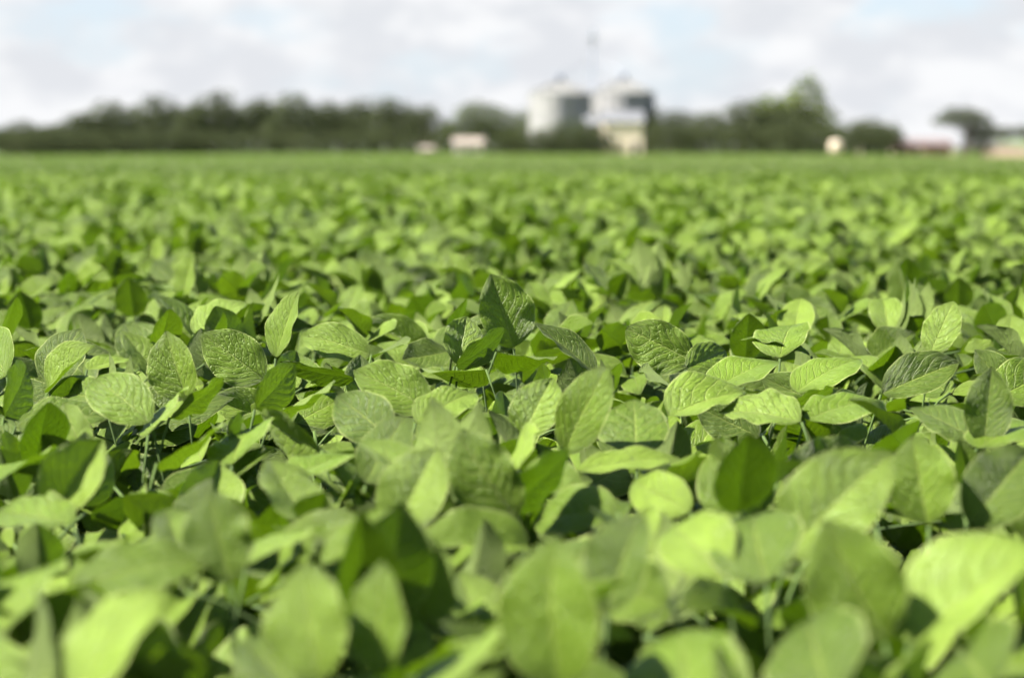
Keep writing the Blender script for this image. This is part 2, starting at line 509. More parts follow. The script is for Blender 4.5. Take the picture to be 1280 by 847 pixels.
# base x,y  tip x,y  visible width  normal  fold curl  depth sign  height offset  description of the plant it crowns
H = [
 (642,434, 614,342, 82, CR, 16, 10, .3, 'one tall upright dark wrinkled leaf at the centre of the photo'),
 (572,456, 584,395, 66, CR, 10, 5, .6, None),
 (570,457, 632,413, 26, B_, 6, 30, 1, None),
 (744,466, 667,403, 34, (.5,-.6,.6), 30, 10, 1, None),
 (622,440, 697,447, 34, (.1,-.3,-.9), 20, 15, 1, None),
 (868,452, 783,410, 66, CR, 8, 12, .5, 'a broad dark leaf held up like a fan right of centre'),
 (538,512, 443,462, 66, (.2,-.8,.5), 20, 20, 1, 'a shaded dark leaf above pale ones left of centre'),
 (606,462, 528,462, 34, (.2,-.5,-.8), 15, 20, 1, None),
 (521,528, 595,488, 36, U_, 14, 20, 1, None),
 (653,548, 690,472, 84, CL, 22, 20, .4, 'a bright cupped leaf with a lit right half just below the centre'),
 (706,566, 757,460, 64, CL, 12, 25, -.5, 'a smooth pale upright leaf right below the middle'),
 (796,568, 792,500, 80, CU, 6, -8, 1, 'a round pale leaf showing its fan of veins'),
 (893,487, 972,449, 48, UL, 10, 25, 1, None),
 (836,520, 932,487, 50, U_, 22, 25, 1, 'ribbed oval leaves lying side by side right of centre'),
 (1000,527, 900,512, 40, U_, 14, 22, 1, None),
 (996,490, 1074,446, 44, UL, 14, 25, 1, None),
 (1103,492, 1198,452, 56, (.1,-.8,.6), 24, 14, 1, 'a deeply quilted leaf reaching right, its base in shadow'),
 (1162,443, 1192,376, 44, CL, 8, 10, .5, 'one lone pointed leaf standing up at the upper right'),
 (1230,556, 1240,458, 62, C_, 10, 5, .3, 'a pointed arrow-shaped upright leaf near the right edge'),
 (1240,500, 1320,464, 50, CU, 14, 20, 1, None),
 (1008,524, 1103,498, 48, UL, 10, 20, 1, 'a smooth bright oval leaf above a dark one'),
 (974,512, 1042,492, 26, B_, 10, 20, 1, None),
 (1226,552, 1138,508, 44, (.3,-.7,.5), 14, 15, 1, None),
 (1222,560, 1300,524, 44, UL, 10, 20, 1, None),
 (1012,444, 928,422, 16, (.3,-.3,.9), 20, 30, 1, None),
 (975,447, 990,404, 44, CL, 12, 30, 1, None),
 (858,462, 908,436, 28, (.2,-.8,.4), 10, 20, 1, None),
 (845,485, 808,454, 22, B_, 30, 10, 1, None),
 (234,500, 207,414, 76, CL, 26, 15, .3, 'a tall ribbed leaf, dark on its left half, standing left of centre'),
 (330,474, 252,416, 66, CR, 8, 15, .6, 'a round dark glossy leaf behind the tall ribbed leaf'),
 (62,478, 100,410, 62, CL, 12, 20, .6, 'a wrinkled upright leaf behind a pale folded one near the left edge'),
 (60,490, 118,431, 34, UL, 30, 10, -.4, None),
 (188,528, 118,472, 54, CU, 14, 25, 1, 'a ribbed arching leaf under a black cast shadow'),
 (22,532, 131,518, 48, UL, 12, 30, 1, 'a broad pale oval leaf lying flat at the far left'),
 (128,500, 56,492, 24, UL, 8, 30, 1, None),
 (186,542, 228,488, 34, (-.7,-.6,.4), 8, 10, .5, None),
 (214,520, 281,475, 26, (.2,-.5,-.8), 8, 15, .5, None),
 (320,510, 369,456, 44, (.1,-.8,-.5), 10, 15, .5, None),
 (345,446, 373,362, 38, L_, 24, 8, .4, 'a narrow pointed leaf standing tall left of centre'),
 (243,417, 306,377, 44, UL, 12, 25, 1, None),
 (462,442, 377,418, 48, CU, 18, 25, 1, 'a curved leaf with even ribs above yellow-green blades'),
 (442,472, 350,454, 24, (.1,-.5,-.8), 10, 15, 1, None),
 (465,444, 507,422, 24, (.1,-.5,-.8), 10, 15, 1, None),
 (340,518, 418,477, 26, (.1,-.5,-.8), 14, 15, 1, None),
 (400,560, 325,520, 46, B_, 10, 20, 1, None),
 (488,548, 420,493, 56, UL, 14, 25, 1, 'a bright veined leaf beside a thin pale stalk left of centre'),
 (5,520, 35,458, 44, B_, 14, 15, .5, None),
 (8,470, -15,415, 46, CL, 14, 15, .5, None),
 (110,462, 163,447, 16, (.1,-.2,.9), 14, 15, 1, None),
 # second band
 (70,640, 128,548, 100, (.1,-.85,.5), 34, 20, .4, 'a big cupped dark leaf with a glowing rim at the lower left'),
 (198,578, 276,532, 46, (.2,-.5,-.8), 10, 20, 1, None),
 (290,580, 318,532, 50, UL, 10, 30, 1, None),
 (355,604, 446,566, 44, UL, 16, 25, 1, None),
 (458,604, 506,520, 62, CL, 10, 25, .4, 'a soft pale leaf rising in front of a dark striped one'),
 (494,665, 545,560, 92, CU, 22, 20, .4, 'a large dark striped leaf leaning right at lower centre'),
 (645,648, 575,545, 88, CL, 14, 28, .3, 'a curled pale leaf with a green back at lower centre'),
 (625,640, 712,566, 50, (.1,-.6,-.7), 8, 20, .5, None),
 (722,588, 850,571, 22, (.1,-.25,.9), 10, 20, 1, 'a dark flat blade seen edge on below the round pale leaf'),
 (950,615, 902,548, 50, B_, 14, 15, .5, 'a nearly black backlit leaf right of centre'),
 (975,600, 1082,562, 60, (.1,-.8,.3), 14, 25, 1, None),
 (1160,655, 1140,545, 92, CL, 20, 20, .4, 'a bright blurred folded leaf at the middle right'),
 (1212,655, 1290,560, 92, (.0,-.9,.4), 20, 15, .6, 'a dark heavily veined leaf at the right edge'),
 (1205,640, 1160,600, 40, (.1,-.5,-.8), 10, 15, .6, None),
 (820,605, 905,590, 36, (.1,-.5,-.8), 10, 15, 1, None),
 (640,620, 560,640, 40, CU, 10, 15, 1, None),
 (862,640, 790,600, 40, UL, 10, 20, 1, None),
 (0,600, 60,570, 44, UL, 10, 20, 1, None),
 (90,655, -10,640, 34, U_, 10, 20, 1, None),
 # foreground
 (288,728, 262,612, 138, CU, 14, 22, .3, 'a round pale cupped leaf blurred at the lower left'),
 (310,705, 400,660, 60, UL, 12, 20, 1, None),
 (402,706, 502,632, 34, (-.3,-.45,.8), 20, 15, .5, 'one slanting yellow-green blade at the lower left of centre'),
 (515,625, 635,660, 56, CU, 18, 25, 1, None),
 (760,765, 800,640, 104, CU, 26, 18, .4, 'a shaded folded leaf with a bright lower edge at the bottom centre'),
 (700,860, 690,675, 150, CL, 12, 30, .3, 'a huge smooth blurred leaf at the bottom centre'),
 (905,720, 840,655, 62, CU, 14, 30, 1, None),
 (958,728, 940,642, 100, CU, 12, 25, .5, 'a round soft pale leaf in the lower right half'),
 (985,690, 1110,568, 120, CL, 14, 35, .3, 'a large bright blurred leaf arching toward the upper right'),
 (1105,800, 1030,650, 150, CL, 18, 18, .4, 'a large blurred leaf beside a yellowish midrib junction at lower right'),
 (1140,802, 1300,680, 128, UL, 26, 22, .4, 'a big blurred fan-like leaf filling the lower right corner'),
 (400,850, 380,705, 190, CL, 8, 30, .4, 'a very broad blurred pale leaf at the bottom left of centre'),
 (478,845, 475,702, 74, CL, 10, 20, .4, None),
 (90,870, 200,735, 170, UL, 8, 35, .4, 'a very broad blurred pale leaf in the bottom left corner'),
 (90,735, 255,700, 64, UL, 10, 30, 1, 'a wide pale leaf drooping over a dark gap at lower left'),
 (5,790, 70,700, 80, UL, 12, 25, .5, 'a soft leaf cut by the left edge of the photo'),
 (870,900, 850,785, 150, CU, 10, 25, .4, 'a soft rounded leaf at the very bottom right of centre'),
 (1040,880, 1010,770, 100, CL, 12, 20, .4, None),
 (560,860, 610,790, 110, UL, 12, 20, .4, None),
 (1240,860, 1200,810, 90, UL, 10, 20, .4, None),
 (770,640, 665,650, 46, UL, 10, 20, 1, None),
]
cells = {}
sunvec = None
hero_leaf = []
for i, (bx, by, tx, ty, w, nh, fold, curl, dzs, desc) in enumerate(H):
    cy = min(by, 880)
    Y = 0.275 * FPX / (cy - HORIZON)              # canopy distance at that row
    if by > 530: Y *= 1.03 if by < 690 else 0.98
    if by > 690 and nh in (CL, CU, UL, C_): nh = tuple(.45 * a + .55 * b for a, b in zip(nh, (-.62, -.5, .6)))
    Y = 2.84 * (Y / 2.84) ** 0.82
    P0 = at(bx, by, Y)
    rg = random.Random(i)
    P1 = at(tx, ty, Y)
    l = (P1 - P0).length
    want = min(0.135, max(0.095, l * 1.02))
    dz = math.sqrt(max(want * want - l * l, 0.0)) * (1 if dzs > 0 else -1) * (abs(dzs) if l > .06 else 1)
    P1 = at(tx, ty, Y + dz)
    a = (P1 - P0)
    # the midrib of a curling leaf starts steeper than its chord
    k = R(curl)
    n0 = Vector(nh); n0 = (n0 - a.normalized() * n0.dot(a.normalized())).normalized()
    L = a.length * (1 + 0.04 * (k / 0.5) ** 2)
    a2 = a.normalized() * math.cos(k * 0.36) + n0 * math.sin(k * 0.36)
    tocam = (CAM - P0).normalized()
    vis = max(abs(n0.dot(tocam)), 0.42)
    W = min(w / FPX * Y / vis, L * 0.80)
    W = max(W, L * 0.45)
    M = frame(a2, n0, P0)
    V, F, uv, vp = leaflet_arrays(L, W, fold=fold * 1.05 + 2, curl=curl, cross=rg.uniform(0, .15), wave=rg.uniform(.0015, .004), twist=rg.uniform(-8, 8),
                              pucker=rg.uniform(.0005, .0012), nu=30, nv=60, blunt=rg.uniform(0.0, 0.6), seed=500 + i, wide=rg.uniform(.38, .47), uneven=rg.uniform(-1, 1))
    hero_leaf.append(dict(P0=P0, M=M, me=np_mesh('leaflet', V, F, M_LEAF, uv=uv, vp=vp), desc=desc, ax=a2.normalized(), Y=Y))

# plants: every described leaf founds one, the others join the nearest
founders = [h for h in hero_leaf if h['desc']]
for h in founders: h['kids'] = [h]
for h in hero_leaf:
    if h['desc']: continue
    b = min(founders, key=lambda f: (f['P0'] - h['P0']).length * (1 + 0.25 * len(f['kids'])))
    b['kids'].append(h)
hero_xy = []
for f in founders:
    c = sum((h['P0'] for h in f['kids']), Vector()) / len(f['kids'])
    px, py = c.x * .6 + f['P0'].x * .4, c.y + 0.02
    hero_xy.append((px, py))
    root = empty('soybean_plant', (px, py, 0))
    tag(root, 'soybean plant with ' + f['desc'], 'soybean plant', 'soybean plants of the field')
    rg = random.Random(int(px * 1000))
    k = rg.randrange(12)
    st, lv = gen_plant(k * 13 + 5, top=0.50)
    topz = min(h['P0'].z for h in f['kids']) - 0.03
    stem = [Vector((p.x, p.y, -0.01 + i * (topz - 0.03) / 8)) for i, p in enumerate(st)]
    link('stem', stem_mesh(stem), root)
    for nd, pm, lf in PROTO[k][1]:
        l = link('leaf', pm, root, Matrix.Translation(Vector((nd.x, nd.y, nd.z - 0.035))) @ Matrix.Rotation(rg.uniform(0, 6), 4, 'Z'))
        for pi, m in lf: link('leaflet', POOL_MESH[pi], l, m)
    for j, h in enumerate(f['kids']):
        nd = stem[max(2, 5 - j)]
        end = h['P0'] - root.location - nd - h['ax'] * 0.002
        back = h['ax'] * min(0.04, end.length * .3)
        pts = [Vector(), Vector((end.x * .55, end.y * .55, end.z * .3)), Vector((end.x, end.y, end.z)) - back * .5 - Vector((0, 0, 0.05)), end]
        l = link('leaf', petiole_mesh(pts, 0.0013), root, Matrix.Translation(nd))
        m = h['M'].copy(); m.translation = h['P0'] - root.location - nd
        link('leaflet', h['me'], l, m)

# ------------------------------------------------------------------ the other individual plants
def canopy(x, y):
    return 0.012 * math.sin(x * 5.1 + y * 1.3) + 0.012 * math.sin(y * 3.7 - x * 2.2 + 1.0)

spots = []
dx, dy = 0.21, 0.185
y = 1.02
r_ = 0
while y < 12:
    half = 0.214 * y + 0.10
    nx = int(half / dx) + 1
    for i in range(-nx, nx + 1):
        X = (i + (0.5 if r_ % 2 else 0)) * dx + random.uniform(-.06, .06)
        YY = y + random.uniform(-.06, .06)
        if abs(X) > half: continue
        if any(math.hypot(X - a, YY - b) < 0.07 for a, b in hero_xy): continue
        spots.append((X, YY))
    y += dy; r_ += 1
n_hero = len(founders)
spots = spots[:298 - n_hero]
YEND = max(s[1] for s in spots) - 0.05
G = 'soybean plants of the field'
def zone(x, y):
    side = 'left' if x / y < -0.07 else ('right' if x / y > 0.07 else 'middle')
    lead = {'left': 'on the left third', 'middle': 'in the middle third', 'right': 'on the right third'}[side]
    if y < 1.9: return f'soybean plant in the strongly blurred foreground, {lead}'
    if y < 3.6: return f'soybean plant among the sharp in-focus leaves, {lead}'
    if y < 5.2: return f'slightly blurred soybean plant just behind the in-focus leaves, {lead}'
    return f'small out-of-focus soybean plant farther up the field, {lead}'
for i, (X, YY) in enumerate(spots):
    base = 1.0
    if YY < 1.75: base = 0.915
    elif YY < 3.4: base = 0.96
    hs = base * (random.uniform(0.955, 1.04) if YY < 3.8 else random.uniform(0.88, 1.07)) + canopy(X, YY)
    place_plant(X, YY, 0, random.uniform(-0.9, 0.9), (random.uniform(.95, 1.1), hs), random.randrange(12), YY > 5.0, zone(X, YY), G)

# ------------------------------------------------------------------ the rest of the field: one mesh nobody could count
def field_mesh():
    bands = []
    def scatter(y0, y1, dens, size, xw, zlow, zhigh, inside=None):
        """xw(y) half width"""
        n = int(dens * (y1 - y0) * 2 * xw((y0 + y1) / 2))
        Y = RNG.uniform(y0, y1, n)
        X = RNG.uniform(-1, 1, n) * xw((y0 + y1) / 2)
        if inside is not None:
            k = inside(X, Y); X, Y = X[k], Y[k]
        n = len(X)
        Z = RNG.uniform(zlow, zhigh, n) + terrain(X, Y) + (0.02 * np.sin(X * 5.1 + Y * 1.3) + 0.02 * np.sin(Y * 3.7 - X * 2.2 + 1)) * (1 - smooth(14, 30, Y))
        bands.append((X, Y, Z, np.full(n, size) * RNG.uniform(.8, 1.15, n)))
    # beside and in front of the individual plants
    def beside(X, Y): return (np.abs(X) > 0.214 * Y + 0.12) | (Y < 0.95)
    for y0 in np.arange(0.1, YEND, 0.5):
        scatter(y0, y0 + .5, 560, .088, lambda y: .214 * y + 1.7, .34, .585 if y0 > 1 else .50, beside)
    y = YEND
    while y < 20:
        scatter(y, y + 1, 680, .074, lambda y: .24 * y + 1.2, .30, .61); y += 1
    while y < 64:
        s = .076 * max(1, y / 27) ** .8
        scatter(y, y + 2, 580 * (.076 / s) ** 2, s, lambda y: .24 * y + 2, .42, .61); y += 2
    while y < 425:
        lim = (lambda X, Y: (Y < 300 - 0 * X) | (X / Y < 0.192))
        scatter(y, y + 10, 4.2, .20, lambda y: .25 * y + 3, .42, .62, lim); y += 10
    X = np.concatenate([b[0] for b in bands]); Y = np.concatenate([b[1] for b in bands])
    Z = np.concatenate([b[2] for b in bands]); S = np.concatenate([b[3] for b in bands])
    n = len(X)
    # rest clumps: leaves missing here and there leave dark gaps
    gap = np.sin(X * 7.3 + 2 * np.sin(Y * 3.1)) * np.sin(Y * 5.9 + 2 * np.sin(X * 4.3))
    Z = Z + (0.05 * gap - 0.07 * (gap < -0.35)) * (1 - smooth(11, 20, Y))
    Z = np.where(Y > 25, terrain(X, Y) + .56 + (Z - terrain(X, Y) - .56) * (.55 - .33 * smooth(25, 45, Y)), Z)
    Z = Z - 0.0 * (gap < -0.55) * (Y > YEND)
    az = RNG.uniform(0, 2 * PI, n); far = 1 - .55 * smooth(18, 50, Y)
    pitch = np.clip(RNG.normal(.2, .5, n) * far, -.8, 1.2)
    A = np.stack([np.cos(pitch) * np.cos(az), np.cos(pitch) * np.sin(az), np.sin(pitch)], -1)
    Nn = np.stack([RNG.normal(0, .6, n) * far + SUNDIR.x * .3, RNG.normal(0, .6, n) * far + SUNDIR.y * .3, np.ones(n)], -1)
    Nn -= A * (A * Nn).sum(1, keepdims=True)
    Nn /= np.linalg.norm(Nn, axis=1, keepdims=True)
    XX = np.cross(A, Nn)
    # 3 x 5 template
    svals = np.array([0, .22, .5, .78, 1.0]); prof = np.array([.08, .82, 1.0, .66, .03])
    T = []
    UVt = []
    for s, p in zip(svals, prof):
        for t in (-1, 0, 1):
            T.append((t * p * .37, s, abs(t) * p * .08 - .22 * s * s)); UVt.append(((t + 1) / 2, s))
    T = np.array(T); UVt = np.array(UVt)
    k = len(T)
    V = (T[None, :, 0:1] * XX[:, None] + T[None, :, 1:2] * A[:, None] + T[None, :, 2:3] * Nn[:, None]) * S[:, None, None]
    V += np.stack([X, Y, Z], -1)[:, None] - (A * .4 * S[:, None])[:, None]
    idx = np.arange(k).reshape(5, 3)
    Ft = np.stack([idx[:-1, :-1], idx[:-1, 1:], idx[1:, 1:], idx[1:, :-1]], -1).reshape(-1, 4)
    F = (Ft[None] + (np.arange(n) * k)[:, None, None]).reshape(-1, 4)
    rnd = np.repeat(np.clip(RNG.uniform(0, 1, n) * (1 - .7 * smooth(16, 40, Y)) - .66 * smooth(16, 40, Y), -.6, 1), k)  # random tone, shifted darker with distance in place of canopy shade
    uv = np.tile(UVt, (n, 1))
    V = V.reshape(-1, 3)
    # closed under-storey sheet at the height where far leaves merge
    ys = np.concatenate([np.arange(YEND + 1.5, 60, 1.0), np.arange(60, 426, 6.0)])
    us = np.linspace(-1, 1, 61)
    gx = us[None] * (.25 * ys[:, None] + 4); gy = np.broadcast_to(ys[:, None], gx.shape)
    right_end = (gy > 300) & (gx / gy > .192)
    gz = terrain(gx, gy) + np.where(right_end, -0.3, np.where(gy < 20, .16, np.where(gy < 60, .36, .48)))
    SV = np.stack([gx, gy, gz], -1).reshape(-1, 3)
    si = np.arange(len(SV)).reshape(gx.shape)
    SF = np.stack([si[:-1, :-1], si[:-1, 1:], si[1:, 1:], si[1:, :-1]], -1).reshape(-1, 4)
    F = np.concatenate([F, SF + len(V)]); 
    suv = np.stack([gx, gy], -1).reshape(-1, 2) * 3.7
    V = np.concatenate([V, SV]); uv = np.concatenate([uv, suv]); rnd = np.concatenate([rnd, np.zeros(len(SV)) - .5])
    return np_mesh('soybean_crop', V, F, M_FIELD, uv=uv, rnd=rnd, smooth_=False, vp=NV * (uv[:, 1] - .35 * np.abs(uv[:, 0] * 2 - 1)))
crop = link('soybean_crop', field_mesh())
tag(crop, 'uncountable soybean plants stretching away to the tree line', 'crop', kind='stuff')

# ------------------------------------------------------------------ ground
def sheet(name, ys, us, xw, dz, mat, kindtag=True, x0=None):
    gx = us[None] * xw(ys)[:, None] if x0 is None else x0(ys)[:, None] + us[None] * xw(ys)[:, None]
    gy = np.broadcast_to(ys[:, None], gx.shape)
    gz = terrain(gx, gy) + dz
    V = np.stack([gx, gy, gz], -1).reshape(-1, 3)
    i = np.arange(len(V)).reshape(gx.shape)
    F = np.stack([i[:-1, :-1], i[:-1, 1:], i[1:, 1:], i[1:, :-1]], -1).reshape(-1, 4)
    o = link(name, np_mesh(name, V, F, mat))
    o['kind'] = 'structure'
    return o
ysg = np.concatenate([np.linspace(-40, 60, 21), np.linspace(70, 1000, 94), np.geomspace(1050, 9000, 20)])
sheet('ground', ysg, np.linspace(-1, 1, 81), lambda y: 60 + np.abs(y) * .9, 0.0, M_SOIL)
sheet('pasture', np.concatenate([np.linspace(426, 1000, 60), np.geomspace(1050, 8800, 18)]), np.linspace(-1, 1, 81), lambda y: 60 + np.abs(y) * .85, 0.05, M_PAST)
sheet('dry_grass_verge', np.linspace(426.5, 452, 8), np.linspace(-.15, 1, 61), lambda y: y * .28, 0.12, M_DRY)
sheet('bare_earth', np.linspace(302, 470, 40), np.linspace(0, 1, 20), lambda y: y * .12, 0.16, M_EARTH, x0=lambda y: y * .1935)

# ------------------------------------------------------------------ trees
def crown_mesh(seed, lobes, leaf=.42, n=2600, mat=M_F_DARK):
    """lobes: (x,y,z,rx,ry,rz) in units of a 10 m tree"""
    rg = np.random.default_rng(seed)
    vol = np.array([l[3] * l[4] * l[5] for l in lobes]) ** .66
    pick = rg.choice(len(lobes), n, p=vol / vol.sum())
    Lb = np.array(lobes)[pick]
    d = rg.normal(size=(n, 3)); d /= np.linalg.norm(d, axis=1, keepdims=True)
    # sub clumps give an uneven outline
    cl = rg.normal(size=(60, 3)); cl /= np.linalg.norm(cl, axis=1, keepdims=True)
    best = (d @ cl.T).max(1)
    rad = (0.45 + 0.55 * rg.uniform(0, 1, n) ** .5) * (0.80 + 0.30 * smooth(.90, .995, best))
    P = Lb[:, :3] + d * rad[:, None] * Lb[:, 3:]
    a = rg.normal(size=(n, 3)); a /= np.linalg.norm(a, axis=1, keepdims=True)
    b = np.cross(a, rg.normal(size=(n, 3))); b /= np.linalg.norm(b, axis=1, keepdims=True)
    s = leaf * rg.uniform(.6, 1.3, (n, 1))
    V = np.stack([P - a * s * .5, P + b * s * .33, P + a * s * .5, P - b * s * .33], 1).reshape(-1, 3)
    F = np.arange(4 * n).reshape(n, 4)
    tone = rg.uniform(0, 1, len(lobes))[pick] * .6 + rg.uniform(0, .4, n)
    return np_mesh('crown', V, F, mat, rnd=np.repeat(tone, 4), smooth_=False)

def trunk_mesh(seed, h, lobes, r=.28, lean=0.0):
    rg = random.Random(seed)
    b = MB()
    top = Vector((lean * 3, 0, h))
    pts = [Vector((lean * 3 * f ** 1.5, .1 * math.sin(f * 5), h * f)) for f in (0, .15, .4, .7, 1)]
    b.tube(pts, [r * 1.35, r, r * .85, r * .7, r * .5], 8)
    for l in lobes:
        e = Vector(l[:3])
        s = pts[3]
        b.tube([s, s.lerp(e, .5) + Vector((0, 0, .25)), e], [r * .45, r * .3, r * .12], 6)
    return b.mesh('trunk', M_BARK, True)

def lobes_round(seed, n=8, w=3.6, z0=2.0, z1=9.6):
    rg = random.Random(seed)
    out = []
    for i in range(n):
        f = i / (n - 1)
        rr = w * (0.75 - 0.55 * f ** 1.6)
        a = i * 2.4 + seed
        r = rg.uniform(1.5, 2.2) * (1 - .25 * f)
        out.append((rr * math.cos(a) * .8, rr * math.sin(a) * .8, z0 + r * .6 + (z1 - z0 - r * 1.5) * f, r * 1.15, r * 1.15, r * .95))
    return out

TREES = {}
for k in range(5):
    lb = lobes_round(k + 1, n=9)
    TREES['dark%d' % k] = (crown_mesh(k, lb, mat=M_F_DARK), trunk_mesh(k, 5.0, lb[:5]))
for k in range(3):
    lb = lobes_round(k + 20, n=7, w=3.4)
    TREES['mid%d' % k] = (crown_mesh(k + 9, lb, n=2400, mat=M_F_MID), trunk_mesh(k + 9, 5.0, lb[:5]))
lb = [(0, 0, 2.5, 2.8, 2.4, 1.8), (-.6, 0, 4.4, 2.6, 2.2, 1.9), (-1.4, .2, 6.3, 1.5, 1.4, 1.2), (1.2, 0, 4.6, 1.5, 1.4, 1.6), (.4, .3, 6.0, 1.7, 1.6, 1.7), (.7, 0, 7.6, 1.15, 1.1, 1.5), (.8, 0, 9.0, .6, .6, 1.1), (-1.5, 0, 5.2, 1.2, 1.2, 1.2)]
TREES['tall'] = (crown_mesh(40, lb, n=2600, mat=M_F_YEL), trunk_mesh(40, 7, lb[:4]))
lb = [(-.4, 0, 8.0, 2.6, 2.2, 1.6), (1.3, 0, 7.2, 2.4, 2.0, 1.8), (2.3, .3, 5.6, 2.0, 1.8, 1.8), (2.2, 0, 3.8, 1.8, 1.6, 1.6), (-2.4, 0, 7.0, 1.5, 1.3, .9), (2.4, 0, 2.2, 1.5, 1.3, 1.3)]
TREES['lone'] = (crown_mesh(50, lb, n=2600, mat=M_F_DARK), trunk_mesh(50, 6.2, lb[:5], r=.5, lean=.35))
lb = [(0, 0, 1.6, 3.2, 2.4, 1.6), (2.2, 0, 1.3, 2.4, 2, 1.3), (-2.3, .4, 1.4, 2.3, 2, 1.4)]
TREES['bush'] = (crown_mesh(60, lb, n=1500, leaf=.35, mat=M_F_DARK), trunk_mesh(60, 1.0, lb, r=.16))

def tree(kind, px, ytop, wpx, Y, label, cat='tree', group=None, name=None, ybase=None):
    P = at(px, 190, Y)
    g = float(terrain(P.x, Y))
    top = at(px, ytop, Y).z
    if name is None: name = 'bush' if kind == 'bush' else 'tree'
    hz = (top - g) / (2.6 if kind == 'bush' else (9.9 if kind in ('tall', 'lone') else 8.9))
    natural = {'bush': 8.6, 'tall': 5.4, 'lone': 7.4}.get(kind, 8.0)
    hx = (wpx / FPX * Y) / natural
    root = empty(name, (P.x, Y, g - .05), 0 if kind in ('tall', 'lone') else random.uniform(-.8, .8) + random.choice((0, PI)))
    if kind.startswith('dark') and Y > 430 and Y < 500: hx *= 1.25
    root.scale = (hx, hx, hz)
    tag(root, label, cat, group)
    cm, tm = TREES[kind]
    link('trunk', tm, root); link('crown', cm, root)
    return root

GL = 'trees of the long wood on the left'
left = [(-12,160,62),(28,153,56),(72,156,54),(100,144,56),(136,130,60),(196,123,62),(240,134,50),(272,118,62),(322,127,56),(366,121,60),(412,130,52),(446,127,56),(488,125,62),(530,136,54)]
for i, (px, yt, w) in enumerate(left):
    if px < 120: lab = 'low dark tree at the thinning left end of the wood'
    elif px == 272: lab = 'highest domed tree standing out of the left wood'
    elif px == 530: lab = 'last tree at the right end of the left wood beside the gap'
    elif px == 196: lab = 'raised rounded tree at the left shoulder of the long wood'
    elif px in (366,): lab = 'small peaked tree in the middle of the long wood'
    elif px == 488: lab = 'broad dark tree near the right end of the long wood'
    else: lab = 'dark green tree of even height inside the long left wood'
    tree('dark%d' % (i % 5), px, yt, w * 1.15, 440 + (i % 3) * 6, lab, group=GL)
for i, (px, yt, w) in enumerate([(10,164,70),(55,160,70),(120,150,70),(165,138,70),(220,138,70),(255,136,60),(298,136,64),(345,134,64),(390,136,64),(430,137,64),(468,137,66),(510,140,60)]):
    tree('dark%d' % ((i + 2) % 5), px, yt, w * 1.2, 470 + (i % 2) * 7, 'dark tree in the second row of the left wood, showing between front trees', group='back row of the left wood')
for i, (px, w) in enumerate([(20,60),(50,56),(80,64),(110,60),(140,64),(174,60),(205,66),(234,60),(262,60),(318,62),(372,60),(425,60),(478,62),(528,50)]):
    tree('bush', px, 168, w * 1.45, 434, 'dark undergrowth bush at the foot of the long left wood', 'bush', 'undergrowth along the left wood')
mids = [(566,158,34,'bush','small scrub in the gap right of the long wood'),
        (590,131,48,'mid1','light green loose tree left of the silos behind the pale house'),
        (622,135,44,'mid2','darker loose tree midway between the pale house and the silos'),
        (652,140,34,'mid0','thin pale green tree touching the left side of the first silo'),
        (610,160,46,'bush','low scrub behind the pale house at the foot of the loose trees')]
for px, yt, w, kd, lab in mids:
    tree(kd, px, yt, w * 1.7, 400, lab, 'bush' if kd == 'bush' else 'tree')
for px, yt, w, lab in [(636,166,50,'low dark bush left of the first silo below the thin pale tree'), (662,168,50,'low dark bush at the left foot of the first silo'), (688,166,52,'low dark bush in front of the first silo'), (715,157,58,'tall round dark bush at the right foot of the first silo'), (738,162,46,'dark bush touching the left corner of the peach shed'), (764,177,34,'tiny dark bush under the peach shed wall')]:
    tree('bush', px, yt, w * 1.25, 325, lab, 'bush')
GR = 'trees on the right of the silos'
for i, (px, yt, w, kd, lab) in enumerate([
        (818,138,50,'dark0','dark tree covering the right side of the second silo'),
        (852,141,52,'dark1','dark tree second from the silos on their right'),
        (886,143,52,'dark2','dark tree with a low flat top right of the silos'),
        (925,131,60,'dark3','domed dark tree left of the tall pointed one'),
        (962,132,60,'dark4','dark tree directly under the left shoulder of the tall pointed tree'),
        (1000,134,60,'dark0','dark tree directly under the tip of the tall pointed tree'),
        (994,92,92,'tall','tall yellow-green pointed tree rising above all the others'),
        (1042,156,36,'mid2','short mid green tree right of the tall pointed tree'),
        (1082,150,50,'dark1','round dark tree right of the white tank'),
        (1112,160,36,'dark2','last small dark tree before the red shed'),
        ]):
    tree(kd, px, yt, w * (1.2 if kd == 'tall' else 1.55), 372 if kd == 'tall' else 355 + (i % 3) * 5, lab, group=GR)
for px, w in [(835,60),(880,60),(930,64),(980,60),(1020,50),(1058,40),(1085,48),(1112,40)]:
    tree('bush', px, 160, w * 1.3, 350, 'dark bush in the hedge under the trees right of the silos', 'bush', 'hedge right of the silos')
tree('lone', 1203, 131, 74, 330, 'lone leaning dark tree with sky under its left branches', 'tree')
for px, yt, w in [(1232,162,40),(1255,159,44),(1285,158,44),(1318,160,44)]:
    tree('dark%d' % (px % 5), px, yt, w * 1.4, 900, 'far dark tree low on the horizon at the right edge', group='far trees on the right')

